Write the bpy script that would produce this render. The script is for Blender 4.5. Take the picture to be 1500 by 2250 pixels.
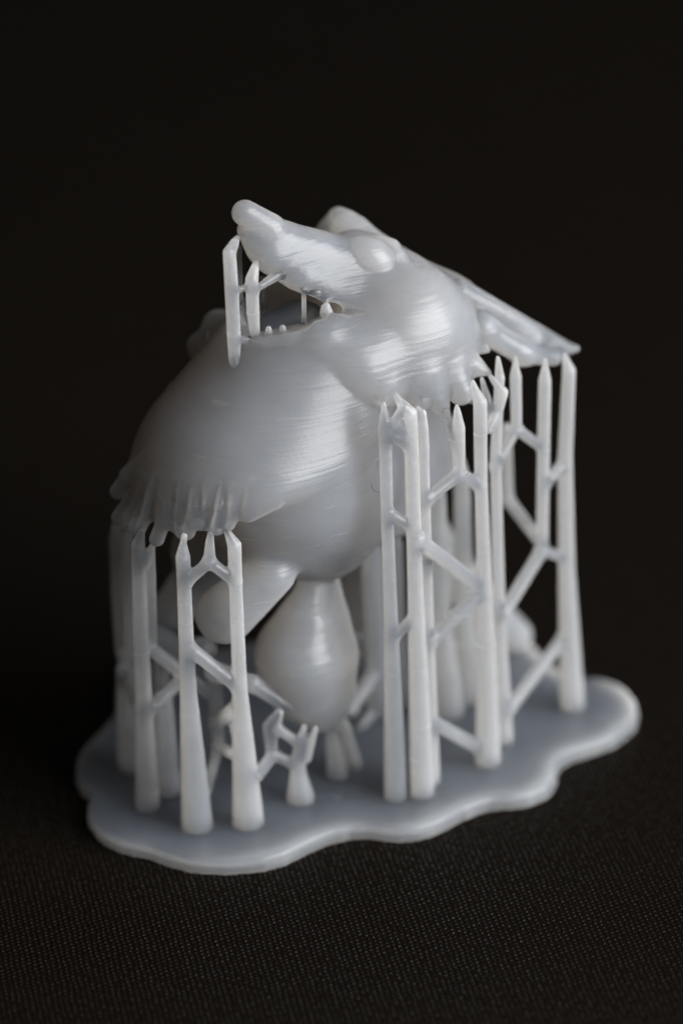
import bpy, math, random
import numpy as np
from mathutils import Vector, Matrix

random.seed(7)
rng = np.random.default_rng(7)
for o in list(bpy.data.objects):
    bpy.data.objects.remove(o, do_unlink=True)
sc = bpy.context.scene
C = sc.collection
S = 0.01                       # scene units per millimetre of the print

# ------------------------------------------------------------------ camera
PITCH, ROLL, DIST, FPX = math.radians(28), math.radians(1.9), 300.0, 9000.0
cp, sp = math.cos(PITCH), math.sin(PITCH)
T = np.array([0, 0, 21.7])
FWD = np.array([0, cp, -sp]); UP0 = np.array([0, sp, cp]); R0 = np.array([1.0, 0, 0])
RIGHT = math.cos(ROLL) * R0 - math.sin(ROLL) * UP0
UP = math.sin(ROLL) * R0 + math.cos(ROLL) * UP0
EYE = T - FWD * DIST
cam = bpy.data.cameras.new("camera")
co = bpy.data.objects.new("camera", cam); C.objects.link(co)
M = Matrix.Identity(4)
for i in range(3):
    M[i][0], M[i][1], M[i][2], M[i][3] = RIGHT[i], UP[i], -FWD[i], EYE[i] * S
co.matrix_world = M
cam.sensor_fit = 'AUTO'; cam.sensor_width = 36.0
cam.lens = FPX / 2250 * 36
cam.clip_start = 0.05; cam.clip_end = 100
cam.dof.use_dof = True
cam.dof.focus_distance = 290.5 * S
cam.dof.aperture_fstop = 1.4
sc.camera = co

# ------------------------------------------------------------------ light
w = bpy.data.worlds.new("World"); sc.world = w; w.use_nodes = True
bg = w.node_tree.nodes['Background']
bg.inputs[0].default_value = (1.0, 0.93, 0.85, 1); bg.inputs[1].default_value = 0.05

def area(name, loc, target, sx, sy, power, col):
    L = bpy.data.lights.new(name, 'AREA'); L.shape = 'RECTANGLE'; L.size = sx * S; L.size_y = sy * S
    L.energy = power; L.color = col
    o = bpy.data.objects.new(name, L); C.objects.link(o)
    o.location = Vector(loc) * S
    d = (Vector(target) - Vector(loc)).normalized()
    o.rotation_euler = d.to_track_quat('-Z', 'Y').to_euler()
    return o
def polar(az, el, r):          # azimuth to the right of the viewer, elevation, distance (mm)
    az, el = math.radians(az), math.radians(el)
    return (r * math.sin(az) * math.cos(el), -r * math.cos(az) * math.cos(el), 28 + r * math.sin(el))
area("window_light", polar(63, 24, 430), (0, 0, 26), 410, 430, 550, (1.0, 0.985, 0.96))

sc.view_settings.view_transform = 'Standard'; sc.view_settings.look = 'None'
sc.view_settings.exposure = 0.0; sc.view_settings.gamma = 1.0
sc.cycles.use_denoising = True
sc.cycles.max_bounces = 10; sc.cycles.diffuse_bounces = 5; sc.cycles.sample_clamp_indirect = 6

# ------------------------------------------------------------------ helpers
def ray(px, py):
    return FWD * FPX + RIGHT * (px - 750) + UP * (1125 - py)
def P(px, py, Y):              # the point seen at a photo position, at depth Y (mm)
    d = ray(px, py); t = (Y - EYE[1]) / d[1]
    return EYE + d * t
def G(px, py, z=1.0):          # ... at height z
    d = ray(px, py); t = (z - EYE[2]) / d[2]
    return EYE + d * t

def link(name, me, mat, parent):
    o = bpy.data.objects.new(name, me); C.objects.link(o)
    if mat: me.materials.append(mat)
    if parent: o.parent = parent
    return o
def mesh_obj(name, v, f, mat, parent=None, smooth=True):
    me = bpy.data.meshes.new(name)
    v = np.asarray(v, dtype=np.float64) * S
    if isinstance(f, np.ndarray):
        n, k = f.shape
        me.vertices.add(len(v)); me.vertices.foreach_set('co', v.astype(np.float32).ravel())
        me.loops.add(n * k); me.loops.foreach_set('vertex_index', f.astype(np.int32).ravel())
        me.polygons.add(n); me.polygons.foreach_set('loop_start', np.arange(0, n * k, k, dtype=np.int32))
        me.update(calc_edges=True); me.validate()
    else:
        me.from_pydata([tuple(x) for x in v], [], f); me.update()
    if smooth: me.polygons.foreach_set('use_smooth', [True] * len(me.polygons))
    return link(name, me, mat, parent)

# ------------------------------------------------------------------ materials
def resin_material(name, depth):
    m = bpy.data.materials.new(name); m.use_nodes = True
    N, L = m.node_tree.nodes, m.node_tree.links
    b = N['Principled BSDF']
    tc = N.new('ShaderNodeNewGeometry')
    def mapped(scale):
        mp = N.new('ShaderNodeMapping'); mp.inputs['Scale'].default_value = scale
        L.new(tc.outputs['Position'], mp.inputs['Vector']); return mp
    def noise(scale, vec, detail=2):
        n = N.new('ShaderNodeTexNoise'); n.inputs['Scale'].default_value = scale; n.inputs['Detail'].default_value = detail
        L.new(vec.outputs[0], n.inputs['Vector']); return n
    k = 1 / S
    lay = noise(1.0, mapped((0.06 * k, 0.06 * k, 4.2 * k)), 3)      # print layers: flat sheets along z
    lay2 = noise(1.0, mapped((0.2 * k, 0.2 * k, 1.6 * k)), 2)
    grit = noise(1.0, mapped((4.5 * k, 4.5 * k, 6.0 * k)), 2)        # grainy skin
    mott = noise(1.0, mapped((0.22 * k, 0.22 * k, 0.3 * k)), 3)
    cr = N.new('ShaderNodeValToRGB')
    cr.color_ramp.elements[0].position = .3; cr.color_ramp.elements[0].color = (.15, .163, .186, 1)
    cr.color_ramp.elements[1].position = .7; cr.color_ramp.elements[1].color = (.175, .188, .211, 1)
    L.new(mott.outputs['Fac'], cr.inputs[0]); L.new(cr.outputs[0], b.inputs['Base Color'])
    ro = N.new('ShaderNodeMapRange'); ro.inputs['To Min'].default_value = .16; ro.inputs['To Max'].default_value = .32
    L.new(lay2.outputs['Fac'], ro.inputs['Value']); L.new(ro.outputs[0], b.inputs['Roughness'])
    def bump(h, dist, strength, prev=None):
        bn = N.new('ShaderNodeBump'); bn.inputs['Distance'].default_value = dist * S; bn.inputs['Strength'].default_value = strength
        L.new(h.outputs['Fac'], bn.inputs['Height'])
        if prev: L.new(prev.outputs[0], bn.inputs['Normal'])
        return bn
    b1 = bump(lay, .07, .9); b2 = bump(lay2, .08, .6, b1); b3 = bump(grit, .04, .5, b2)
    L.new(b3.outputs[0], b.inputs['Normal'])
    b.inputs['Subsurface Weight'].default_value = 1.0
    b.inputs['Subsurface Radius'].default_value = (1.0, .9, .8)
    b.inputs['Subsurface Scale'].default_value = depth * S
    b.subsurface_method = 'RANDOM_WALK_SKIN'; b.inputs['IOR'].default_value = 1.41
    return m
RESIN = resin_material("grey_resin", 3.6)

def cloth_material():
    m = bpy.data.materials.new("black_cloth"); m.use_nodes = True
    N, L = m.node_tree.nodes, m.node_tree.links
    b = N['Principled BSDF']
    tc = N.new('ShaderNodeNewGeometry'); k = 1 / S
    mp = N.new('ShaderNodeMapping'); mp.inputs['Rotation'].default_value = (0, 0, math.radians(24)); mp.inputs['Scale'].default_value = (k, k, k)
    L.new(tc.outputs['Position'], mp.inputs['Vector'])
    wob = N.new('ShaderNodeTexNoise'); wob.inputs['Scale'].default_value = .9; wob.inputs['Detail'].default_value = 3
    L.new(mp.outputs[0], wob.inputs['Vector'])
    mul = N.new('ShaderNodeVectorMath'); mul.operation = 'MULTIPLY_ADD'; mul.inputs[1].default_value = (.35, .35, 0)
    L.new(wob.outputs['Color'], mul.inputs[0]); L.new(mp.outputs[0], mul.inputs[2])
    sx = N.new('ShaderNodeSeparateXYZ'); L.new(mul.outputs[0], sx.inputs[0])
    def math_(op, a, bb=None):
        n = N.new('ShaderNodeMath'); n.operation = op
        for i, q in enumerate((a, bb)):
            if q is None: continue
            if isinstance(q, (int, float)): n.inputs[i].default_value = q
            else: L.new(q, n.inputs[i])
        return n.outputs[0]
    per = .36
    s1 = math_('SINE', math_('MULTIPLY', sx.outputs['X'], 2 * math.pi / (per * 1.35)))
    s2 = math_('SINE', math_('MULTIPLY', sx.outputs['Y'], 2 * math.pi / (per * 2)))
    h = math_('MULTIPLY', s1, s2)
    h01 = math_('MULTIPLY_ADD', h, .5); N[h.node.name]
    h01.node.inputs[2].default_value = .5
    bn = N.new('ShaderNodeBump'); bn.inputs['Distance'].default_value = .07 * S; bn.inputs['Strength'].default_value = .9
    L.new(h01, bn.inputs['Height']); L.new(bn.outputs[0], b.inputs['Normal'])
    rnd = N.new('ShaderNodeTexNoise'); rnd.inputs['Scale'].default_value = 2.1; rnd.inputs['Detail'].default_value = 2
    L.new(mul.outputs[0], rnd.inputs['Vector'])
    def rng_(src, a0, a1, b0, b1):
        n = N.new('ShaderNodeMapRange'); n.inputs['From Min'].default_value = a0; n.inputs['From Max'].default_value = a1
        n.inputs['To Min'].default_value = b0; n.inputs['To Max'].default_value = b1
        L.new(src, n.inputs['Value']); return n.outputs[0]
    fila = math_('MULTIPLY', rng_(h01, .74, .95, 0, 1), rng_(rnd.outputs['Fac'], .40, .66, .05, 1))   # shiny crowns of the threads
    L.new(rng_(fila, 0, 1, .015, 1.0), b.inputs['Specular IOR Level'])
    L.new(rng_(fila, 0, 1, .6, .3), b.inputs['Roughness'])
    mc = N.new('ShaderNodeMix'); mc.data_type = 'RGBA'
    mc.inputs[6].default_value = (.005, .0037, .0028, 1); mc.inputs[7].default_value = (.028, .026, .025, 1)
    L.new(fila, mc.inputs[0]); L.new(mc.outputs[2], b.inputs['Base Color'])
    return m
CLOTH = cloth_material()

# ------------------------------------------------------------------ cloth under the print
def build_cloth():
    n = 120; xs = np.linspace(-750, 750, n); ys = np.linspace(-420, 1100, n)
    X, Y = np.meshgrid(xs, ys, indexing='ij')
    r = np.hypot(X, Y)
    Z = (np.sin(X / 71 + 1.2) * np.cos(Y / 93) * 1.4 + np.sin(X / 37 - Y / 55) * .5) * np.clip((r - 60) / 120, 0, 1)
    v = np.stack([X, Y, Z - np.maximum(0, 0)], -1).reshape(-1, 3)
    i = np.arange(n * n).reshape(n, n)
    f = np.stack([i[:-1, :-1], i[1:, :-1], i[1:, 1:], i[:-1, 1:]], -1).reshape(-1, 4)
    o = mesh_obj('ground_cloth', v, f, CLOTH)
    o['kind'] = 'structure'; o['label'] = 'black woven cloth lying flat under the grey resin print'
build_cloth()

# ------------------------------------------------------------------ the print: one thing
root = bpy.data.objects.new('resin_print', None); C.objects.link(root)
root['label'] = 'grey resin 3D print of a howling wolf cub on support struts and a wavy raft'
root['category'] = 'figurine'

# --- implicit shapes on a grid, turned into a mesh by surface nets
def smin(a, b, k):
    h = np.clip(.5 + .5 * (b - a) / k, 0, 1)
    return b * (1 - h) + a * h - k * h * (1 - h)
def smax(a, b, k): return -smin(-a, -b, k)

class Field:
    def __init__(s, lo, hi, h):
        s.lo, s.h = np.array(lo, float), h
        s.n = np.ceil((np.array(hi) - s.lo) / h).astype(int) + 1
        s.F = np.full(s.n, 8.0, np.float32)
    def box(s, lo, hi):
        a = np.clip(np.floor((lo - s.lo) / s.h).astype(int), 0, s.n - 1)
        b = np.clip(np.ceil((hi - s.lo) / s.h).astype(int) + 1, 1, s.n)
        sl = tuple(slice(a[i], b[i]) for i in range(3))
        ax = [(s.lo[i] + s.h * np.arange(a[i], b[i])).astype(np.float32) for i in range(3)]
        return sl, ax[0][:, None, None], ax[1][None, :, None], ax[2][None, None, :]
    def cone(s, a, b, ra, rb, k=.8, op='u', sq=None, extra=None):
        """round cone a->b; sq = squash factors (x,y,z) about its middle; extra(d,x,y,z) edits the distance"""
        a, b = np.array(a, float), np.array(b, float)
        m = (a + b) / 2; q = np.array(sq or (1, 1, 1), float)
        R = max(ra, rb) + k + 1.2
        lo = np.minimum(a, b) - R * np.maximum(q, 1); hi = np.maximum(a, b) + R * np.maximum(q, 1)
        sl, x, y, z = s.box(lo, hi)
        aa = (a - m) / q; bb = (b - m) / q; ab = bb - aa; L2 = max(float(ab @ ab), 1e-9)
        px, py, pz = (x - m[0]) / q[0] - aa[0], (y - m[1]) / q[1] - aa[1], (z - m[2]) / q[2] - aa[2]
        t = (px * ab[0] + py * ab[1] + pz * ab[2]) / L2
        rr = ra - rb
        if rr * rr < L2 * .98:
            rad = np.sqrt(np.maximum((px - t * ab[0]) ** 2 + (py - t * ab[1]) ** 2 + (pz - t * ab[2]) ** 2, 0))
            t = t - rad * (rr / math.sqrt(L2 - rr * rr) / math.sqrt(L2))
        else:
            t = t * 0 + (0 if rr > 0 else 1)
        t = np.clip(t, 0, 1)
        d = np.sqrt((px - t * ab[0]) ** 2 + (py - t * ab[1]) ** 2 + (pz - t * ab[2]) ** 2) - (ra + (rb - ra) * t)
        d = d * min(q.min(), 1)
        if extra: d = extra(d, x, y, z)
        s.put(sl, d, k, op)
    def ell(s, c, r, k=.8, op='u', rot=None, extra=None):
        c, r = np.array(c, float), np.array(r, float)
        Q = np.eye(3) if rot is None else np.array(rot)
        R = r.max() + k + 1.2
        sl, x, y, z = s.box(c - R, c + R)
        x, y, z = x - c[0], y - c[1], z - c[2]
        l = [(Q[0, i] * x + Q[1, i] * y + Q[2, i] * z) for i in range(3)]
        k0 = np.sqrt(sum((l[i] / r[i]) ** 2 for i in range(3))); k1 = np.sqrt(sum((l[i] / r[i] ** 2) ** 2 for i in range(3))) + 1e-6
        d = k0 * (k0 - 1) / k1
        if extra: d = extra(d, x + c[0], y + c[1], z + c[2])
        s.put(sl, d, k, op)
    def put(s, sl, d, k, op):
        if op == 'u': s.F[sl] = smin(s.F[sl], d, k)
        elif op == 's': s.F[sl] = smax(s.F[sl], -d, k)
    def mesh(s):
        F = s.F; n = s.n; ins = F < 0
        c = np.zeros(n - 1, np.int8)
        for dx in (0, 1):
            for dy in (0, 1):
                for dz in (0, 1):
                    c += ins[dx:n[0] - 1 + dx, dy:n[1] - 1 + dy, dz:n[2] - 1 + dz]
        act = (c > 0) & (c < 8)
        I, J, K = np.nonzero(act)
        idx = np.full(n - 1, -1, np.int64); idx[I, J, K] = np.arange(len(I))
        acc = np.zeros((len(I), 3)); cnt = np.zeros(len(I))
        cor = [(a, b, d) for a in (0, 1) for b in (0, 1) for d in (0, 1)]
        for p in cor:
            for ax in range(3):
                if p[ax]: continue
                q = list(p); q[ax] = 1
                f0 = F[I + p[0], J + p[1], K + p[2]]; f1 = F[I + q[0], J + q[1], K + q[2]]
                on = (f0 < 0) != (f1 < 0)
                t = np.where(on, f0 / np.where(on, f0 - f1, 1), 0)
                pt = np.array(p, float)[None].repeat(len(I), 0); pt[:, ax] += t
                acc += pt * on[:, None]; cnt += on
        V = s.lo + s.h * (np.stack([I, J, K], -1) + acc / cnt[:, None])
        Q = []
        for ax in range(3):
            a0 = [slice(1, -1)] * 3; a0[ax] = slice(0, -1); a1 = list(a0); a1[ax] = slice(1, None)
            A, B = ins[tuple(a0)], ins[tuple(a1)]
            ch = np.argwhere(A != B); sg = A[tuple(ch.T)]
            off = np.ones(3, int); off[ax] = 0
            ch = ch + off
            u, v = (ax + 1) % 3, (ax + 2) % 3
            def cell(du, dv):
                e = ch.copy(); e[:, u] -= du; e[:, v] -= dv
                return idx[tuple(e.T)]
            q = np.stack([cell(1, 1), cell(0, 1), cell(0, 0), cell(1, 0)], -1)
            q[~sg] = q[~sg][:, ::-1]
            Q.append(q)
        Q = np.concatenate(Q); Q = Q[(Q >= 0).all(1)]
        return V, Q
def hit(fld, px, py, inset=0.0):   # where the line of sight first meets a shape, moved inset mm deeper
    d = ray(px, py); d = d / np.linalg.norm(d)
    t = np.arange(240, 340, .1); q = EYE + d * t[:, None]
    i = np.round((q - fld.lo) / fld.h).astype(int)
    ok = ((i >= 0) & (i < fld.n)).all(1); i = np.clip(i, 0, fld.n - 1)
    ins = (fld.F[i[:, 0], i[:, 1], i[:, 2]] < 0) & ok
    j = int(np.argmax(ins)) if ins.any() else None
    return None if j is None else q[j] + d * inset
def field_obj(name, fld, parent):
    v, q = fld.mesh()
    return mesh_obj(name, v, q, RESIN, parent)
def frame(d, up=(0, 0, 1)):    # rotation whose first axis runs along d
    a = np.array(d, float); a /= np.linalg.norm(a)
    b = np.cross(up, a); b /= np.linalg.norm(b)
    return np.stack([a, b, np.cross(a, b)], 1)

# ------------------------------------------------------------------ wolf body
B = Field((-19, -13, 11), (14, 17, 51), .17)
neck, chest = P(690, 800, 2), P(562, 1058, -1.4)
# hem of the chest mane
hl, hf, hr = P(262, 1090, 1.5), P(430, 1160, -8.8), P(835, 985, -4.2)
hn = np.cross(hf - hl, hr - hl); hn /= np.linalg.norm(hn)
if hn @ (neck - hf) > 0: hn = -hn
def hem(d, x, y, z):
    pl = (x - hf[0]) * hn[0] + (y - hf[1]) * hn[1] + (z - hf[2]) * hn[2]
    return smax(d, pl, 1.8)
B.cone(P(640, 1010, 3), P(760, 1010, 4.5), 7.6, 6.6, k=.5)           # inner body, back
B.cone(P(800, 1000, 4.5), P(880, 980, 6), 6.0, 4.4, k=2)
B.cone(P(622, 1022, -1.5), P(690, 1030, .2), 7.25, 6.7, k=1)            # belly
B.cone(P(640, 1080, -1), P(728, 1172, 0), 6.0, 2.7, k=1.5); B.cone(P(690, 1120, -.2), P(703, 1250, -1.4), 4.6, 1.15, k=1.8)
B.cone(P(600, 1080, 0), P(470, 1210, 2), 5.2, 3.2, k=1.5)
B.cone(chest, neck, 9.3, 7.0, k=1.1, extra=hem)                       # mane
# fur locks along the hem
# each lock: start on the mane, tip, radii
locks = [((300, 1010), (259, 1080, 0), 1.0, .6), ((305, 1065), (264, 1137, -3), 1.1, .65), ((352, 1050), (302, 1162, -5.9), 1.2, .65), ((330, 1050), (283, 1150, -4.5), 1.0, .6),
         ((395, 1050), (345, 1184, -7.2), 1.1, .55), ((440, 1045), (408, 1166, -8.9), 1.2, .75), ((415, 1050), (383, 1160, -8.3), .8, .5), ((505, 1050), (474, 1156, -8.9), 1.2, .7),
         ((545, 1055), (502, 1150, -9.0), 1.0, .5), ((472, 1050), (440, 1150, -8.8), .8, .5), ((525, 1060), (490, 1150, -8.9), .7, .45), ((610, 1108), (546, 1130, -8.6), .7, .6), ((330, 990), (280, 1045, 2.5), 1.0, .6)]
def tip(b):
    h = hit(B, b[0] * .9 + 57, b[1] - 48)
    return P(b[0], b[1], h[1] + .5 if h is not None else b[2])
lk = [(hit(B, *a, inset=ra * (.36 if a[0] > 345 else .6)), tip(b), ra * .36, rb * .85 + .1) for a, b, ra, rb in locks]
for a, b, ra, rb in lk: B.cone(a, b, ra, rb, k=.45)
for (x0, y0), (x1, y1) in (((345, 1065), (324, 1168)), ((385, 1065), (372, 1172)), ((440, 1060), (437, 1170)), ((415, 1075), (396, 1150)), ((478, 1065), (455, 1150)), ((500, 1065), (489, 1162)), ((535, 1075), (521, 1152)), ((318, 1075), (292, 1150))):
    g = [hit(B, x0 + (x1 - x0) * t, y0 + (y1 - y0) * t, -.02) for t in (0, .35, .7, 1)]
    for a, b, r1, r2 in zip(g, g[1:], (.1, .22, .3), (.22, .3, .36)):
        if a is not None and b is not None and np.linalg.norm(b - a) < 3: B.cone(a, b, r1, r2, k=.3, op='s')
# ---- head
H = Field((-19, -13, 11), (14, 17, 51), .17)
H.cone(P(850, 680, 5), P(930, 725, 6.0), 3.9, 4.0, k=1.2)
H.cone(P(885, 725, 2.6), P(915, 735, 3.0), 4.9, 4.5, k=1.0)           # near cheek
H.cone(P(960, 705, 6.5), P(1010, 705, 7), 3.6, 2.2, k=1.2)
H.cone(P(790, 700, 2.2), P(880, 720, 3), 3.4, 4.6, k=1.2)             # jaw side
H.cone(P(740, 715, 1.6), P(800, 720, 2.2), 2.5, 3.4, k=1.2)
# ruff under the cheek with an overhanging lower edge, cut along a slanting line
ra_, rb_ = P(688, 766, 0), P(838, 890, 0)
rn = np.cross(rb_ - ra_, FWD + .25 * UP); rn /= np.linalg.norm(rn)
if rn @ (P(880, 700, 0) - ra_) > 0: rn = -rn
def ruff_cut(d, x, y, z):
    return smax(d, (x - ra_[0]) * rn[0] + (y - ra_[1]) * rn[1] + (z - ra_[2]) * rn[2], .3)
c0, c1, c2, c3 = P(690, 725, .2), hit(B, 712, 752, 1.7), hit(B, 785, 800, 2.2), hit(B, 845, 835, 1.7)
for p, q, r1, r2 in ((P(850, 750, 1), P(846, 850, -2.8), 3.4, 1.15), (P(760, 735, .4), c2, 2.7, 2.5), (c0, c1, 2.0, 2.0), (c1, c2, 2.0, 2.5), (c2, c3, 2.5, 1.9), (P(870, 740, 1.6), c2, 3.6, 2.3)):
    H.cone(p, q, r1, r2, k=1.4, extra=ruff_cut)
tufts = [((842, 840, -3.0), (844, 894, -4.6), 1.2, .10), ((890, 800, -.9), (926, 888, -2.5), 1.7, .5), ((925, 810, -.8), (986, 925, -2.2), 1.9, .12),
         ((980, 800, .4), (1012, 862, -.6), 1.6, .95), ((985, 780, 1.2), (1079, 822, .6), 1.7, .12), ((1010, 740, 3), (1075, 772, 3), 1.4, .12),
         ((1010, 840, .5), (1037, 880, .6), .9, .3)]
for a, b, ra, rb in tufts: H.cone(P(*a), P(*b), ra, rb, k=.5)
# brows, the flat top of the head and the far ear behind
H.cone(P(752, 490, 9), P(1015, 648, 7.5), .8, .8, k=.8)
H.cone(P(800, 545, 6.5), P(1000, 665, 6), .9, .8, k=1.2)
H.cone(P(775, 550, 5.0), P(880, 610, 4.8), 1.4, 1.8, k=1.2)
H.cone(P(742, 472, 10), P(764, 475, 9.7), .40, .40, k=.35); H.cone(P(730, 508, 10.3), P(780, 505, 9.3), .8, 1.0, k=.8); H.cone(P(742, 474, 10), P(800, 530, 9), .4, 1.0, k=.6)
H.cone(P(690, 530, 11), P(744, 481, 10.5), .6, .75, k=.8)
H.cone(P(720, 535, 9.5), P(800, 570, 8), .9, 1.7, k=1.0)
H.cone(P(480, 715, 7), P(560, 780, 5), 1.2, 3, k=1)                    # far ruff
H.cone(P(440, 760, 6), P(500, 790, 4), 1.0, 2.5, k=1)
# snout
H.cone(P(602, 522, .9), P(690, 556, 2.2), 1.35, 1.35, k=.9)            # bridge
H.cone(P(690, 556, 2.2), P(800, 620, 4.0), 1.35, 3.3, k=1.2)
H.cone(P(588, 565, .1), P(662, 605, .5), .95, 1.15, k=1.0); H.cone(P(662, 605, .5), P(745, 645, 1.4), 1.15, 1.6, k=1.0)   # upper lip
H.cone(P(610, 545, 1.6), P(720, 590, 3), 1.9, 2.1, k=.8)
H.cone(P(556, 528, .1), P(600, 560, .3), .85, 1.15, k=.7)
H.cone(P(538, 468, .5), P(592, 502, .6), .95, 1.12, k=.4)            # nose
H.cone(P(542, 505, 1.0), P(570, 545, .8), .72, 1.0, k=.4)
B.F = smin(B.F, H.F, .3)
# lower jaw and open mouth
B.cone(P(575, 738, -1.2), P(720, 722, .8), 1.0, 2.0, k=.9)
B.cone(P(560, 750, .5), P(640, 745, 1.5), 1.3, 2.4, k=.9)
ch = [(545, 742, .55), (590, 748, .45), (640, 738, .45), (690, 718, .5)]
ch = [hit(B, *q) for q in ch]
for a, b in zip(ch, ch[1:]): B.cone(a, b, .85, .8, k=.35)              # lower lip and chin
B.cone(P(575, 655, .8), P(738, 677, 0), 1.75, .5, k=.3, op='s', sq=(1, 3.4, 1))
g0, g1, g2 = hit(B, 735, 676, .2), hit(B, 765, 681, .1), hit(B, 795, 684, .0)
B.cone(g0, g1, .5, .38, k=.3, op='s'); B.cone(g1, g2, .38, .12, k=.3, op='s')   # mouth corner
B.cone(P(575, 692, .9), P(690, 694, 1.3), 1.15, .7, k=.3, op='s', sq=(1, 1.7, 1))
# near eye: a soft bulge with a crease round its lower rim
ec = hit(B, 807, 566, .95)
er = frame(RIGHT * .93 + UP * -.36)
B.ell(ec, (2.08, 1.5, 1.5), k=.16, rot=er)
lid = [hit(B, 840, 528, .3), hit(B, 862, 540, .22), hit(B, 876, 562, .16), hit(B, 892, 584, .3)]
for a, b in zip(lid, lid[1:]): B.cone(a, b, .26, .26, k=.7)
# near arm folded over the belly
sh = P(597, 1258, hit(B, 600, 1222)[1] + 1.1)
B.cone(sh, P(494, 1350, sh[1] - .1), 1.75, 2.15, k=.9)
# far arm
B.cone(P(470, 1230, 2), P(372, 1350, 3), 2.2, 1.5, k=.6)
wolf = field_obj('wolf_body', B, root)

# ears, tongue, teeth, legs, tail: closed pieces let into the body
def small(name, lo, hi, h, build, label=None):
    f = Field(np.minimum(lo, hi), np.maximum(lo, hi), h); build(f)
    o = field_obj(name, f, wolf)
    if label: o['label'] = label
    return o
def bounds(pts, pad):
    a = np.array(pts); return a.min(0) - pad, a.max(0) + pad
# near ear
e0, e1, e2, e3 = P(1015, 640, 5), P(1264, 766, 8.3), P(1060, 722, 4.2), P(1150, 777, 5.2)
def ear(f):
    f.cone(P(1008, 643, 5.3), e1, 1.02, .16, k=.4)
    f.cone(P(1020, 705, 4.6), e2, 1.1, 1.05, k=.55); f.cone(e2, e3, 1.0, .85, k=.55)
    f.cone(e3, P(1215, 785, 6.8), .85, .5, k=.55); f.cone(P(1215, 785, 6.8), e1, .5, .12, k=.55)
    f.cone(P(1030, 680, 6.15), P(1170, 742, 7.1), 1.15, .85, k=.4); f.cone(P(1170, 742, 7.1), P(1245, 768, 8.1), .85, .3, k=.4)
small('ear', *bounds([e0, e1, e2, e3, P(985, 636, 5.5)], 2.8), .11, ear)
# tongue
small('tongue', *bounds([P(600, 712, 1), P(720, 690, 3)], 3), .12,
      lambda f: (f.cone(P(600, 712, 1), P(650, 700, 1.4), 1.1, 1.3, sq=(1, 1.4, .7)), f.cone(P(650, 698, 1.4), P(720, 690, 3), 1.3, 1.3, sq=(1, 1.3, .7))))
for (a, r) in (((590, 722, -2.2), .2), ((621, 720, -2.1), .22), ((716, 674, -1.0), .32)):
    a = P(*a); small('tooth', *bounds([a], 1.9), .07, lambda f: f.cone(a, a - np.array([0, 0, .5]), r, r * 1.5, k=.1))
# near hind leg: a drumstick with the foot behind
def leg(f):
    hy = hit(B, 702, 1215)[1]
    ch = [(703, 1245, -.6, 1.0), (703, 1300, -2.3, 1.3), (690, 1368, -3.1, 2.45), (674, 1440, -3.4, 3.7), (688, 1510, -3.4, 2.95), (716, 1580, -3.6, 1.1)]
    for q, r in zip(ch, ch[1:]):
        f.cone(P(q[0] - 16, q[1], q[2] - .45), P(r[0] - 16, r[1], r[2] - .45), q[3] * .85, r[3] * .85, k=.9)
        f.cone(P(q[0] + 6, q[1], q[2] + .8), P(r[0] + 6, r[1], r[2] + .8), q[3] * .92, r[3] * .92, k=.9)
small('leg', *bounds([P(704, 1225, -1.5), P(672, 1430, -3), P(712, 1560, -3.4)], 5.2), .14, leg)
small('foot', *bounds([P(470, 1475, -4.2), P(640, 1562, -6.2), P(556, 1502, -6.2)], 2.2), .1,
      lambda f: (f.cone(P(470, 1475, -4.8), P(556, 1502, -6.2), .75, .62, k=.3), f.cone(P(556, 1502, -6.2), P(634, 1554, -6.0), .62, .55, k=.3)))
small('leg', *bounds([P(800, 1290, 9), P(775, 1380, 8)], 4.5), .18,
      lambda f: (f.cone(P(800, 1200, 8), P(785, 1340, 8.5), 2, 2.4), f.cone(P(785, 1340, 8.5), P(770, 1440, 8), 2.4, 1)))
small('foot', *bounds([P(350, 1410, 1), P(440, 1430, 0)], 2.2), .14,
      lambda f: (f.cone(P(345, 1395, 1), P(400, 1425, .5), .7, .8, k=.3), f.cone(P(400, 1425, .5), P(450, 1425, 0), .8, .9, k=.3)))
def tail(f):
    f.cone(P(900, 1100, 9), P(1000, 1270, 12), 1.6, 1.7, k=1); f.cone(P(1000, 1270, 12), P(1130, 1395, 14), 1.7, 1.35, k=1)
small('tail', *bounds([P(900, 1100, 9), P(1000, 1270, 12), P(1130, 1395, 14)], 3.4), .2, tail)

# ------------------------------------------------------------------ raft
def spline(pts, per=10):
    p = np.array(pts, float); n = len(p); out = []
    for i in range(n):
        a, b, c, d = p[i - 1], p[i], p[(i + 1) % n], p[(i + 2) % n]
        for t in np.arange(per) / per:
            out.append(.5 * ((2 * b) + (c - a) * t + (2 * a - 5 * b + 4 * c - d) * t * t + (3 * b - a - 3 * c + d) * t ** 3))
    return np.array(out)
edge = [(176, 1740), (166, 1700), (175, 1660), (200, 1625), (228, 1597), (255, 1560), (262, 1500), (330, 1450), (420, 1440), (520, 1420), (640, 1400), (760, 1390),
        (880, 1380), (980, 1370), (1080, 1375), (1150, 1400), (1200, 1450), (1250, 1488), (1310, 1492), (1362, 1508), (1394, 1545), (1400, 1580), (1388, 1612), (1345, 1648),
        (1290, 1668), (1245, 1685), (1224, 1708), (1218, 1738), (1190, 1764), (1135, 1780), (1085, 1783), (1035, 1798), (1005, 1812), (970, 1832), (915, 1850), (860, 1852), (800, 1845), (745, 1853),
        (700, 1868), (655, 1890), (605, 1911), (545, 1921), (480, 1924), (420, 1919), (365, 1904), (325, 1889), (285, 1881), (240, 1864), (208, 1838), (193, 1803), (200, 1768)]
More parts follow.
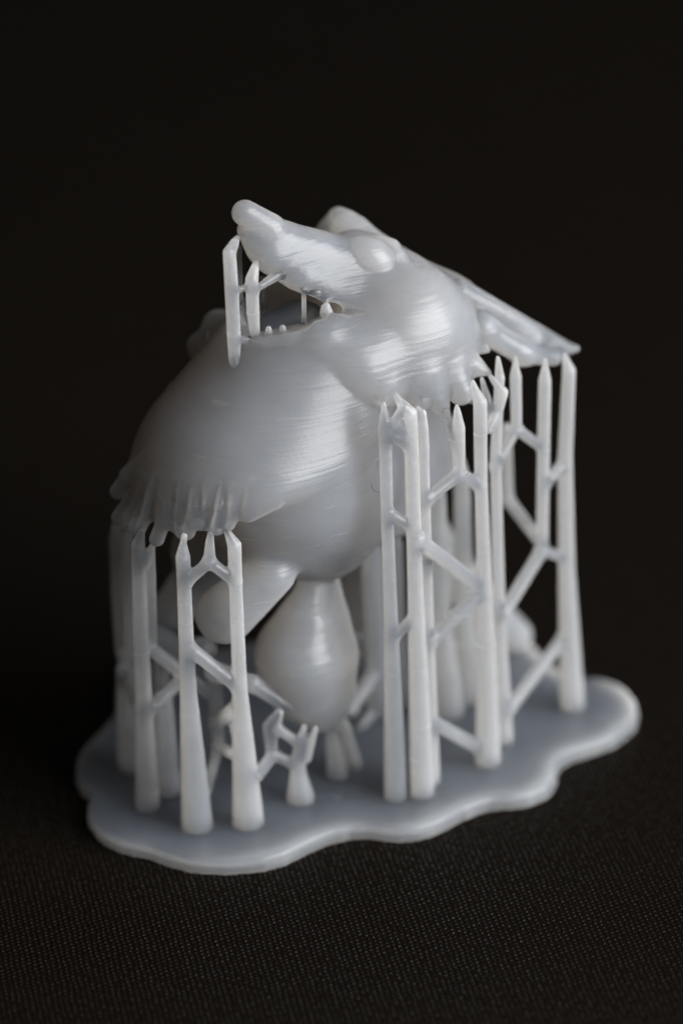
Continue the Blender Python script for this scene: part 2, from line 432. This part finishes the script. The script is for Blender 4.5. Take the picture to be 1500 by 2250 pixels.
def build_raft():
    n0 = edge.index((1400, 1580))          # the far rim is seen along its top edge, the near rim along its foot
    hz = [float(np.clip(min(i + 1, n0 + 1.5 - i) * .28, 0, 1.0)) for i in range(len(edge))]
    ln = spline([G(x, y, z)[:2] for (x, y), z in zip(edge, hz)], 8)
    n = len(ln)
    tan = np.roll(ln, -1, 0) - np.roll(ln, 1, 0); tan /= np.linalg.norm(tan, axis=1)[:, None]
    nor = np.stack([tan[:, 1], -tan[:, 0]], 1)
    area2 = np.sum(ln[:, 0] * np.roll(ln[:, 1], -1) - np.roll(ln[:, 0], -1) * ln[:, 1])
    if area2 < 0: nor = -nor
    wob = .06 * np.sin(np.arange(n) * .9) * np.sin(np.arange(n) * .23) + .04 * rng.standard_normal(n)
    prof = [(.12, .02, 0), (.01, .07, .6), (.0, .28, .9), (.07, .36, .6), (.08, .74, .4), (.11, .92, .2), (.22, 1.03, 0), (.42, 1.07, 0), (.7, 1.08, 0)]
    V = []
    for inn, z, wv in [(p[0], p[1] * 1.14, p[2]) for p in prof]:
        p = ln - nor * (inn + (wob * wv)[:, None]); V += [(a, b, z) for a, b in p]
    F = []
    for k in range(len(prof) - 1):
        for i in range(n):
            j = (i + 1) % n
            F.append((k * n + i, k * n + j, (k + 1) * n + j, (k + 1) * n + i))
    F.append(tuple(range((len(prof) - 1) * n, len(prof) * n))); F.append(tuple(range(n - 1, -1, -1)))
    if area2 < 0: F = [f[::-1] for f in F]
    mesh_obj('raft', V, F, RESIN, root)
build_raft()

# ------------------------------------------------------------------ supports
# supports that are printed as one truss are melted into one mesh with filleted joints
TRUSS, NOW = {}, ['']
def truss(key): NOW[0] = key; TRUSS.setdefault(key, [])
def tube(name, pts, rad, sides=18, parent=root, sub=6):
    """one round bar through pts with its own radius at each point"""
    if parent is root and name != 'thin_strand': TRUSS[NOW[0]].append((pts, rad)); return
    pts = [np.array(p, float) for p in pts]
    Q, R = [], []
    for i in range(len(pts) - 1):
        m = max(2, int(np.linalg.norm(pts[i + 1] - pts[i]) / .9))
        for t in np.arange(m) / m:
            Q.append(pts[i] * (1 - t) + pts[i + 1] * t); R.append(rad[i] * (1 - t) + rad[i + 1] * t)
    Q.append(pts[-1]); R.append(rad[-1]); Q = np.array(Q); R = np.array(R)
    R[1:-1] *= 1 + .008 * rng.standard_normal(len(R) - 2)
    V, F = [], []
    n = len(Q)
    tg = np.gradient(Q, axis=0); tg /= np.linalg.norm(tg, axis=1)[:, None]
    ref = np.array([0, 1.0, 0]) if abs(tg[0][1]) < .8 else np.array([1.0, 0, 0])
    for i in range(n):
        a = np.cross(tg[i], ref); a /= np.linalg.norm(a); b = np.cross(tg[i], a)
        for s in range(sides):
            t = 2 * math.pi * s / sides
            V.append(Q[i] + R[i] * (math.cos(t) * a + math.sin(t) * b))
    for i in range(n - 1):
        for s in range(sides):
            u = (s + 1) % sides
            F.append((i * sides + s, i * sides + u, (i + 1) * sides + u, (i + 1) * sides + s))
    F.append(tuple(range(sides - 1, -1, -1))); F.append(tuple(range((n - 1) * sides, n * sides)))
    return mesh_obj(name, V, F, RESIN, parent)

def pillar(base, pts, Y=None, rb=None):
    """base = photo position of its foot on the raft; pts = (x, y, r in photo px[, dY]) from the top down"""
    b = G(base[0], base[1], 1.0)
    y = b[1] if Y is None else Y
    p = [P(q[0], q[1], y + (q[3] if len(q) > 3 else 0)) for q in pts]
    r = [q[2] / 30 for q in pts]
    b2 = b.copy(); b2[2] = .9
    b1 = b.copy(); b1[2] = 1.25
    tube('support_pillar', p + [b1, b2], r + [rb / 30, rb * 1.06 / 30])
    return y
def bar(a, b, r=11, r2=None, name='strut', ta=.2, tb=.2, fa=1.15):
    a, b = P(*a), P(*b)
    L = np.linalg.norm(b - a); u = (b - a) / L; c = min(ta, L * .3); e = min(tb, L * .3)
    r1, r2 = r / 27.5, (r2 or r) / 27.5
    a, b = a + u * c, b - u * e; L -= c + e
    fl = min(.45, L * .3)
    tube(name, [a, a + u * fl * .4, a + u * fl, b - u * fl, b - u * fl * .4, b], [r1 * fa, r1 * (1 + (fa - 1) * .35), r1, r2, r2 * (1 + (fa - 1) * .35), r2 * fa], 14)
def stem(pts, name='support_pillar'):   # a support that starts on another support
    tube(name, [P(*q[:3]) for q in pts], [q[3] / 30 for q in pts])

# front left group
truss('front left truss of posts under the chest fur')
yA = pillar((325, 1780), [(312, 1168, 7), (304, 1198, 15), (305, 1235, 15.5), (311, 1420, 17), (316, 1540, 19)], rb=27)
yB = pillar((434, 1822), [(405, 1178, 7), (403, 1192, 7), (402, 1224, 16), (405, 1290, 15.5), (411, 1450, 17), (414, 1520, 18.5)], rb=35)
yC = pillar((546, 1814), [(497, 1162, 7), (503, 1175, 9), (515, 1198, 15), (518, 1290, 14.5), (524, 1440, 15.5), (527, 1520, 17)], rb=35)
stem([(463, 1172, yB, 7), (461, 1195, yB, 10), (460, 1232, yB, 14)], 'contact_tip')
bar((408, 1280, yB), (460, 1234, yB), 12, tb=.1); bar((460, 1234, yB), (520, 1280, yC), 12, ta=.1)
bar((412, 1420, yB), (526, 1512, yC), 14)
stem([(337, 1193, yA, 5), (331, 1213, yA, 10), (320, 1240, yA, 12)], 'contact_tip')
stem([(331, 1210, yA + 1, 10), (332, 1300, yA + 1.6, 12), (334, 1430, yA + 1.6, 12)])
bar((325, 1420, yA + 1), (400, 1478, yA + 2), 14); bar((400, 1478, yA + 2), (455, 1520, yA + 4), 14)
bar((322, 1565, yA), (405, 1490, yA + 2), 13)
# far left
truss('far left posts at the edge of the chest fur')
yZ = 2.0
stem([(256, 1150, yZ, 9), (258, 1185, yZ, 18), (264, 1320, yZ, 19), (272, 1430, yZ, 19), (312, 1570, yA + 1, 17)])
stem([(282, 1165, yZ - 1, 9), (284, 1200, yZ - 1, 15), (288, 1330, yZ - 1, 15), (290, 1440, yZ - 1, 15)])
truss('short post behind the front left posts')
pillar((372, 1745), [(352, 1440, 14), (358, 1500, 18)], rb=28)
truss('low post standing at the far left of the raft')
pillar((290, 1690), [(270, 1470, 16), (276, 1560, 20)], rb=30)
# middle
truss('small forked support between the front left posts')
yM = -3.0
stem([(470, 1478, yM, 15), (474, 1530, yM, 16), (480, 1640, yM, 15)])
bar((480, 1640, yM), (452, 1740, yB + 1), 11); bar((482, 1638, yM), (530, 1668, yC), 11); bar((475, 1595, yM), (525, 1545, yC), 14)
bar((505, 1555, yM), (522, 1640, yC + .5), 8)
truss('little forked stand under the foot and leg')
yD = pillar((661, 1762), [(668, 1596, 5), (660, 1630, 12), (655, 1665, 15), (655, 1700, 18)], rb=31)
stem([(694, 1600, yD, 5), (684, 1626, yD, 9), (672, 1665, yD, 12)], 'contact_tip')
stem([(610, 1562, yD, 5), (588, 1594, yD, 11), (596, 1650, yD, 12), (598, 1662, yD, 12)])
stem([(618, 1566, yD, 5), (606, 1600, yD, 9), (600, 1640, yD, 9)], 'contact_tip')
bar((606, 1598, yD), (655, 1632, yD), 10); bar((598, 1655, yD), (655, 1684, yD), 11)
bar((598, 1655, yD), (560, 1705, yC), 9); bar((604, 1662, yD), (566, 1712, yC), 7)
truss('left blurred short post under the leg')
pillar((742, 1712), [(722, 1590, 8), (730, 1630, 15)], rb=24)
truss('right blurred short post under the leg')
pillar((778, 1690), [(748, 1570, 8), (757, 1600, 15)], rb=18)
# front right group
truss('front right truss of tall posts under the cheek fur')
yE = pillar((869, 1758), [(843, 886, 4.5), (843, 903, 7), (845, 938, 14.5), (849, 1100, 13.5), (858, 1350, 15)], rb=25)
yF = pillar((928, 1750), [(868, 866, 5), (876, 880, 9), (899, 908, 16), (904, 1000, 15.5), (912, 1300, 17)], rb=27)
yF2 = pillar((945, 1725), [(930, 905, 6), (930, 940, 11), (933, 1100, 12), (940, 1400, 14)], rb=22)
stem([(918, 895, yF2, 5), (924, 935, yF2, 9), (930, 985, yF2, 10)], 'contact_tip')
stem([(883, 890, yE, 5), (868, 925, yE, 11), (850, 955, yE, 11)], 'contact_tip')
bar((850, 945, yE), (902, 985, yF), 12); bar((866, 925, yE), (895, 965, yF), 10)
bar((852, 1125, yE), (906, 1160, yF), 11); bar((862, 1402, yE), (914, 1352, yF), 11)
yG = pillar((1072, 1682), [(1038, 838, 5), (1042, 855, 9), (1054, 884, 15), (1056, 1060, 14.5), (1064, 1300, 16.5)], rb=29)
stem([(1003, 893, yG - 1, 5), (1004, 905, yG - 1, 8), (1007, 940, yG - 1, 14), (1009, 1045, yG - 1, 13)])
stem([(982, 922, yG - 1, 4), (990, 950, yG - 1, 9), (1003, 990, yG - 1, 10)], 'contact_tip')
bar((1009, 1040, yG - 1), (935, 1098, yF2), 13); bar((1009, 1040, yG - 1), (1055, 1068, yG), 13)
bar((914, 1182, yF), (1058, 1292, yG), 15); bar((1060, 1296, yG), (940, 1412, yF2), 15)
bar((940, 1580, yF2), (1068, 1652, yG), 14)
truss('tall truss of posts under the ear')
yH = pillar((1108, 1636), [(1093, 786, 5), (1097, 830, 11), (1088, 1000, 12), (1096, 1350, 14)], rb=20)
stem([(1076, 826, yH - 1, 5), (1104, 862, yH - 1, 12), (1092, 905, yH - 1, 12), (1072, 945, yG + .5, 9)])
stem([(1058, 832, yH - 1, 5), (1070, 880, yH - 1, 10), (1080, 930, yH - 1, 12)], 'contact_tip')
# ear supports
yK = pillar((1257, 1560), [(1240, 779, 5), (1249, 816, 15), (1241, 1000, 16.5), (1244, 1250, 19)], rb=28)
yJ = (yK + yH) / 2 + .5
stem([(1131, 786, yJ - 1, 4), (1132, 828, yJ - 1, 13), (1134, 945, yJ - 1, 12)])
bar((1134, 942, yJ - 1), (1084, 1030, yH), 11); bar((1134, 942, yJ - 1), (1194, 986, yJ), 11)
stem([(1197, 790, yJ, 4), (1196, 838, yJ, 14.5), (1193, 1000, yJ, 14), (1190, 1215, yJ, 13.5)])
bar((1190, 1208, yJ), (1103, 1352, yH), 14); bar((1190, 1208, yJ), (1243, 1228, yK), 11)
bar((1241, 1015, yK), (1192, 1068, yJ), 12); bar((1240, 1398, yK), (1116, 1560, yH), 13)
yN = yK + 3
truss('blurred post behind the ear truss')
stem([(1112, 940, yN, 12), (1114, 1100, yN, 14)]); bar((1110, 1090, yN), (1192, 1198, yJ), 13)
# rear supports
truss('left of the two thick rear posts behind the cheek truss')
pillar((985, 1572), [(955, 1030, 9), (958, 1060, 20), (966, 1350, 24)], rb=36)
truss('right of the two thick rear posts behind the cheek truss')
pillar((1032, 1540), [(1012, 1010, 9), (1014, 1050, 18), (1020, 1350, 22)], rb=36)
truss('blurred braced post behind the leg')
yL = pillar((838, 1570), [(812, 1178, 10), (814, 1190, 24), (822, 1350, 24), (828, 1450, 25)], rb=34)
truss('thin post behind the front right truss')
pillar((884, 1560), [(866, 1180, 8), (870, 1195, 14), (876, 1400, 15)], rb=22)
truss('blurred braced post behind the leg')
bar((835, 1462, yL), (768, 1560, yL - 3), 15); bar((835, 1545, yL), (770, 1625, yL - 3), 13); bar((780, 1395, yL), (832, 1445, yL), 11)
# supports in the open mouth, tied to where the lips are
yT = -3.0
truss('pair of slim posts holding up the snout')
def Y_(px, py, inset=.12, d=0):
    h = hit(B, px, py, inset); return d if h is None else h[1]
stem([(524, 518, Y_(524, 518, d=yT + 2), 5), (515, 534, yT + .9, 10), (504, 556, yT, 14), (509, 640, yT, 15), (514, 740, yT, 15), (515, 785, Y_(515, 792, .0, yT) - .1, 13), (516, 799, Y_(516, 802, .1, yT + 1), 11)])
stem([(563, 571, Y_(563, 571, d=yT + 1.5), 5), (559, 592, yT + .9, 10), (553, 614, yT + .6, 14), (556, 690, yT + .6, 14), (560, 735, Y_(560, 735, .2, yT + .6), 11)])
bar((512, 640, yT), (553, 628, yT + .6), 6); bar((514, 745, yT), (547, 747, Y_(547, 747, .3, yT + .6)), 7, tb=0)
bar((556, 640, yT + .6), (612, 602, Y_(612, 602, .25, yT + 2)), 7, 11, tb=-.25, fa=1.4)
truss('slim dark post inside the mouth')
bar((525, 540, 2), (528, 660, 2), 6)
bar((667, 630, Y_(667, 630, .1, -1.2)), (668, 712, Y_(668, 712, .1, -2)), 4.5, name='thin_strand', ta=0, tb=0, fa=2.2); bar((578, 610, 3), (580, 675, 3), 4, name='thin_strand', ta=0, tb=0, fa=2)
truss('small web beside the thin strand')
bar((667, 640, Y_(667, 630, .1, -1.2)), (690, 642, Y_(690, 642, .1, -.8)), 5, 8, ta=.1, tb=-.25)

for key, bars in TRUSS.items():
    q = np.array([p for b in bars for p in b[0]])
    W = Field(q.min(0) - 1.3, q.max(0) + 1.3, .135)
    for pts, rad in bars:
        all_F, W.F = W.F, np.full(W.n, 8.0, np.float32)
        for a, b, r1, r2 in zip(pts, pts[1:], rad, rad[1:]): W.cone(a, b, r1, r2, k=.02)
        W.F = smin(all_F, W.F, .22)
    o = field_obj('support_truss' if 'truss' in key else 'support_web' if 'web' in key else 'support_post', W, root)
    o['label'] = key

# ------------------------------------------------------------------ lint caught on the print
def lint(label, pts):
    v = [P(*p) for p in pts]
    o = tube('lint_fibre', v, [.013] * len(v), 6, None)
    o.data.materials.clear(); o.data.materials.append(CLOTH)
    o['label'] = label; o['category'] = 'lint fibre'
lint('fine dark fibre curled on the cheek fur above a support tip', [(972, 908, -3.6), (974, 898, -3.7), (983, 896, -3.7), (989, 902, -3.6), (987, 911, -3.5)])
lint('fine dark fibre hanging beside the front support post', [(815, 1063, yE - .9), (819, 1076, yE - 1), (826, 1081, yE - 1), (835, 1083, yE - .9)])
